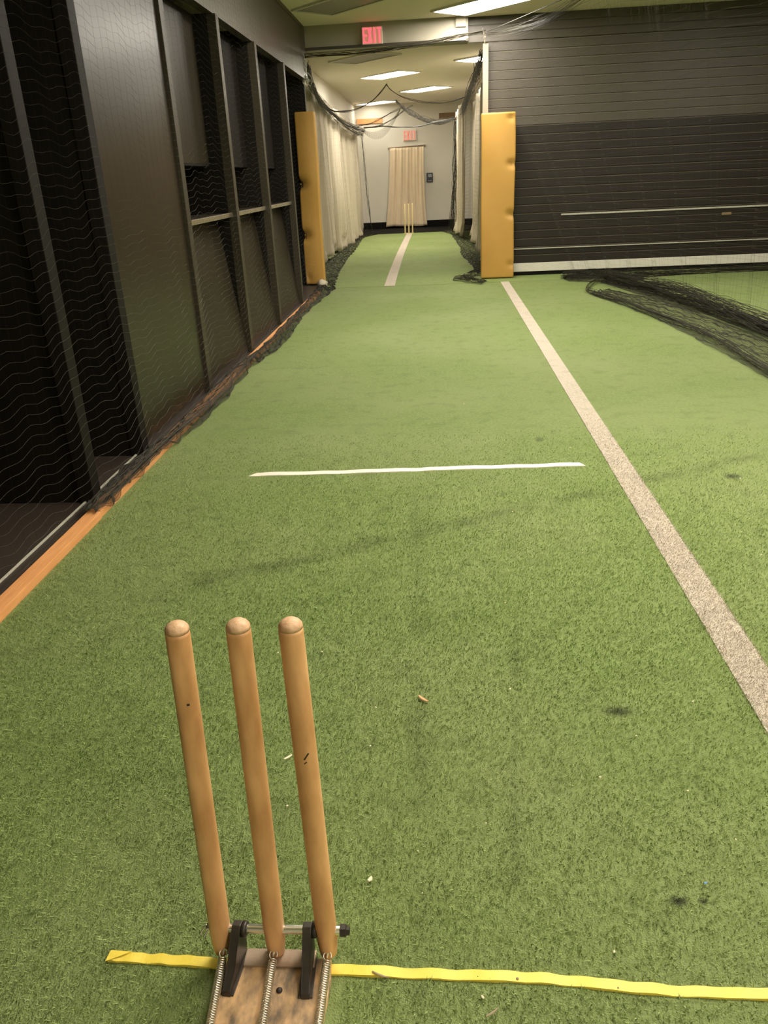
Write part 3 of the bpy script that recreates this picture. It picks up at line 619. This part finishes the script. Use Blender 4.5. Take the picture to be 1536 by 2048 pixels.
yt = tag(link('yellow_tape', bm_mesh(bm, 'tape'), 'yellow'), 'yellow tape strip across the turf under the near wicket', 'tape')
prism('folded_end', [(-.686, 1.058), (-.664, 1.0685), (-.640, 1.0805), (-.684, 1.0825)], 2, .0085, .0096, 'yellow', yt)
for (x, y, rr) in ((.125, 1.047, .0028), (.31, 1.034, .0018), (.05, 1.049, .0012)): lathe('dirt_speck', [(rr, 0), (rr * .6, .0006)], 'twig', yt, 8, p0=(x, y, .0066), p1=(x, y, 1))
bm = ribbon('tape', [(-1.0, 3.863), (-.4, 3.880), (.1, 3.901), (.72, 3.917)], .046, 'whitetape', .005, 60, .020, -.012, 3)
tag(link('crease_tape', bm_mesh(bm, 'tape'), 'whitetape'), 'short white tape crease across the turf in mid distance', 'tape')

# ================================================================== TURF FIBRES
def fibres(name, n, region, mat_, parent, dens, h=(.006, .012), w=.0011, mask=None, z0=0.):
    x = rng.uniform(region[0], region[1], n); y = rng.uniform(region[2], region[3], n)
    keep = rng.random(n) < dens(x, y)
    if mask is not None: keep &= mask(x, y)
    x, y = x[keep], y[keep]; k = len(x)
    a = rng.uniform(0, 2 * np.pi, k); hh = rng.uniform(*h, k); lean = rng.uniform(.3, 1.35, k) * hh; d = rng.uniform(0, 2 * np.pi, k) * .7 + 3.6
    ww = w * rng.uniform(.7, 1.4, k) * (1 + .12 * np.clip(y - 1.5, 0, 4))
    B = np.stack([x, y, np.full(k, z0)], 1); D = np.stack([np.cos(a), np.sin(a), 0 * a], 1) * ww[:, None]
    T = B + np.stack([np.cos(d) * lean, np.sin(d) * lean, hh], 1)
    V = np.stack([B - D, B + D, T], 1).reshape(-1, 3); F = np.arange(3 * k).reshape(-1, 3)
    o = link(name, np_mesh(name, V, F), mat_, parent); o['kind'] = 'stuff'; return o
TX = np.array([p[0] for p in TAPE]); TY = np.array([p[1] for p in TAPE])
def grass_mask(x, y):
    ok = np.abs(x - LX(y)) > .056 - .006 * rng.random(len(x))
    ok &= ~((np.abs(y - np.interp(x, TX, TY)) < .0125) & (x > -.69))
    ok &= ~((x > -.475) & (x < -.205) & (y < 1.085))
    ok &= ~((np.abs(y - (3.89 + .031 * x)) < .028) & (np.abs(x + .14) < .88))
    return ok & (x > -1.595)
vis = lambda x, y: (x > -.55 - .62 * y) & (x < 1.1 + .62 * y)
fibres('turf_pile', 880000, (-1.6, 3.4, .6, 4.6), 'pile', floor, lambda x, y: vis(x, y) * np.clip((4.6 - y) / 2.2, 0, 1), mask=grass_mask)
fibres('line_pile', 60000, (.83, .99, .8, 5.0), 'line', floor, lambda x, y: np.clip((5.0 - y) / 3.0, 0, 1), (.006, .010), .0010, mask=lambda x, y: np.abs(x - LX(y)) < .058 + .004 * rng.random(len(x)), z0=.002)

# ================================================================== LITTER
def chip(name, label, cat, x, y, L_, wd, th, ang, m, group=None, bend=.15):
    bm = bmesh.new(); n = 6; rows = []
    for i in range(n):
        t = i / (n - 1); k = wd * (.35 + .65 * math.sin(math.pi * min(.92, max(.12, t)))); px = (t - .5) * L_; py = bend * L_ * (t - .5) ** 2
        rows.append([bm.verts.new((px, py - k / 2, .002)), bm.verts.new((px, py + k / 2, 0)), bm.verts.new((px + .001, py + k * .3, th)), bm.verts.new((px, py - k * .35, th * .9))])
    for a, b in zip(rows, rows[1:]):
        for i in range(4): bm.faces.new((a[i], a[(i + 1) % 4], b[(i + 1) % 4], b[i]))
    bm.faces.new(rows[0]); bm.faces.new(rows[-1][::-1])
    o = link(name, bm_mesh(bm, name), m, None, (x, y, .007)); o.rotation_euler = (0, .08, math.radians(ang)); return tag(o, label, cat, group)
chip('wood_chip', 'brown wood splinter lying on open turf right of the stumps', 'splinter', -.07, 1.915, .037, .012, .005, -42, 'splinter')
chip('wood_chip', 'pale sliver on the turf between middle and right stump', 'splinter', -.424, 1.66, .026, .007, .004, 48, 'crumb')
chip('wood_chip', 'tan flake on the turf just right of the right stump', 'splinter', -.174, 1.268, .014, .010, .005, 60, 'crumb')
chip('twig', 'thin grey twig at the bottom edge of the picture', 'twig', .073, .977, .030, .004, .003, 38, 'twig')
chip('twig', 'thin grey twig lying against the yellow tape', 'twig', -.137, 1.045, .034, .0045, .003, -18, 'twig')
chip('plastic_scrap', 'tiny blue scrap on the turf at lower right', 'scrap', .541, 1.275, .008, .005, .003, 20, 'bluebit')
CR = [(0.187, 1.964), (0.505, 1.754), (0.582, 1.549), (0.087, 1.436), (-0.071, 1.349), (0.317, 1.107), (-0.208, 1.707), (-0.059, 1.235), (0.308, 3.295), (-0.172, 3.198), (-0.545, 2.161), (-0.401, 2.166), (-0.395, 1.484), (-0.063, 2.579), (0.547, 2.867), (0.696, 1.905), (1.423, 3.657), (1.222, 2.834), (0.696, 4.175), (1.13, 3.988), (0.057, 1.006), (0.644, 1.396), (-1.1, 1.786), (-1.3, 3.772), (-1.183, 3.064), (0.146, 5.127), (-0.205, 1.875), (0.38, 1.594), (0.212, 2.475)]
cr0 = None
for i, (x, y) in enumerate(CR):
    if cr0 is None:
        bm = bmesh.new(); bmesh.ops.create_icosphere(bm, subdivisions=1, radius=1)
        for v in bm.verts: v.co = Vector((v.co.x * .0042, v.co.y * .0032, v.co.z * .002)) * random.uniform(.7, 1.2)
        cr0 = link('crumb', bm_mesh(bm, 'crumb'), 'crumb'); o = cr0
    else:
        o = cr0.copy(); COL.objects.link(o)
    k = random.uniform(.6, 1.15) * (1 + .12 * max(0, y - 2)); o.scale = (k * random.uniform(.8, 1.5), k, k)
    o.rotation_euler = (0, 0, random.uniform(0, 6.28)); o.location = (x, y, .0095)
    tag(o, 'tiny pale crumb of debris scattered on the green turf', 'debris', 'pale crumbs on the turf')
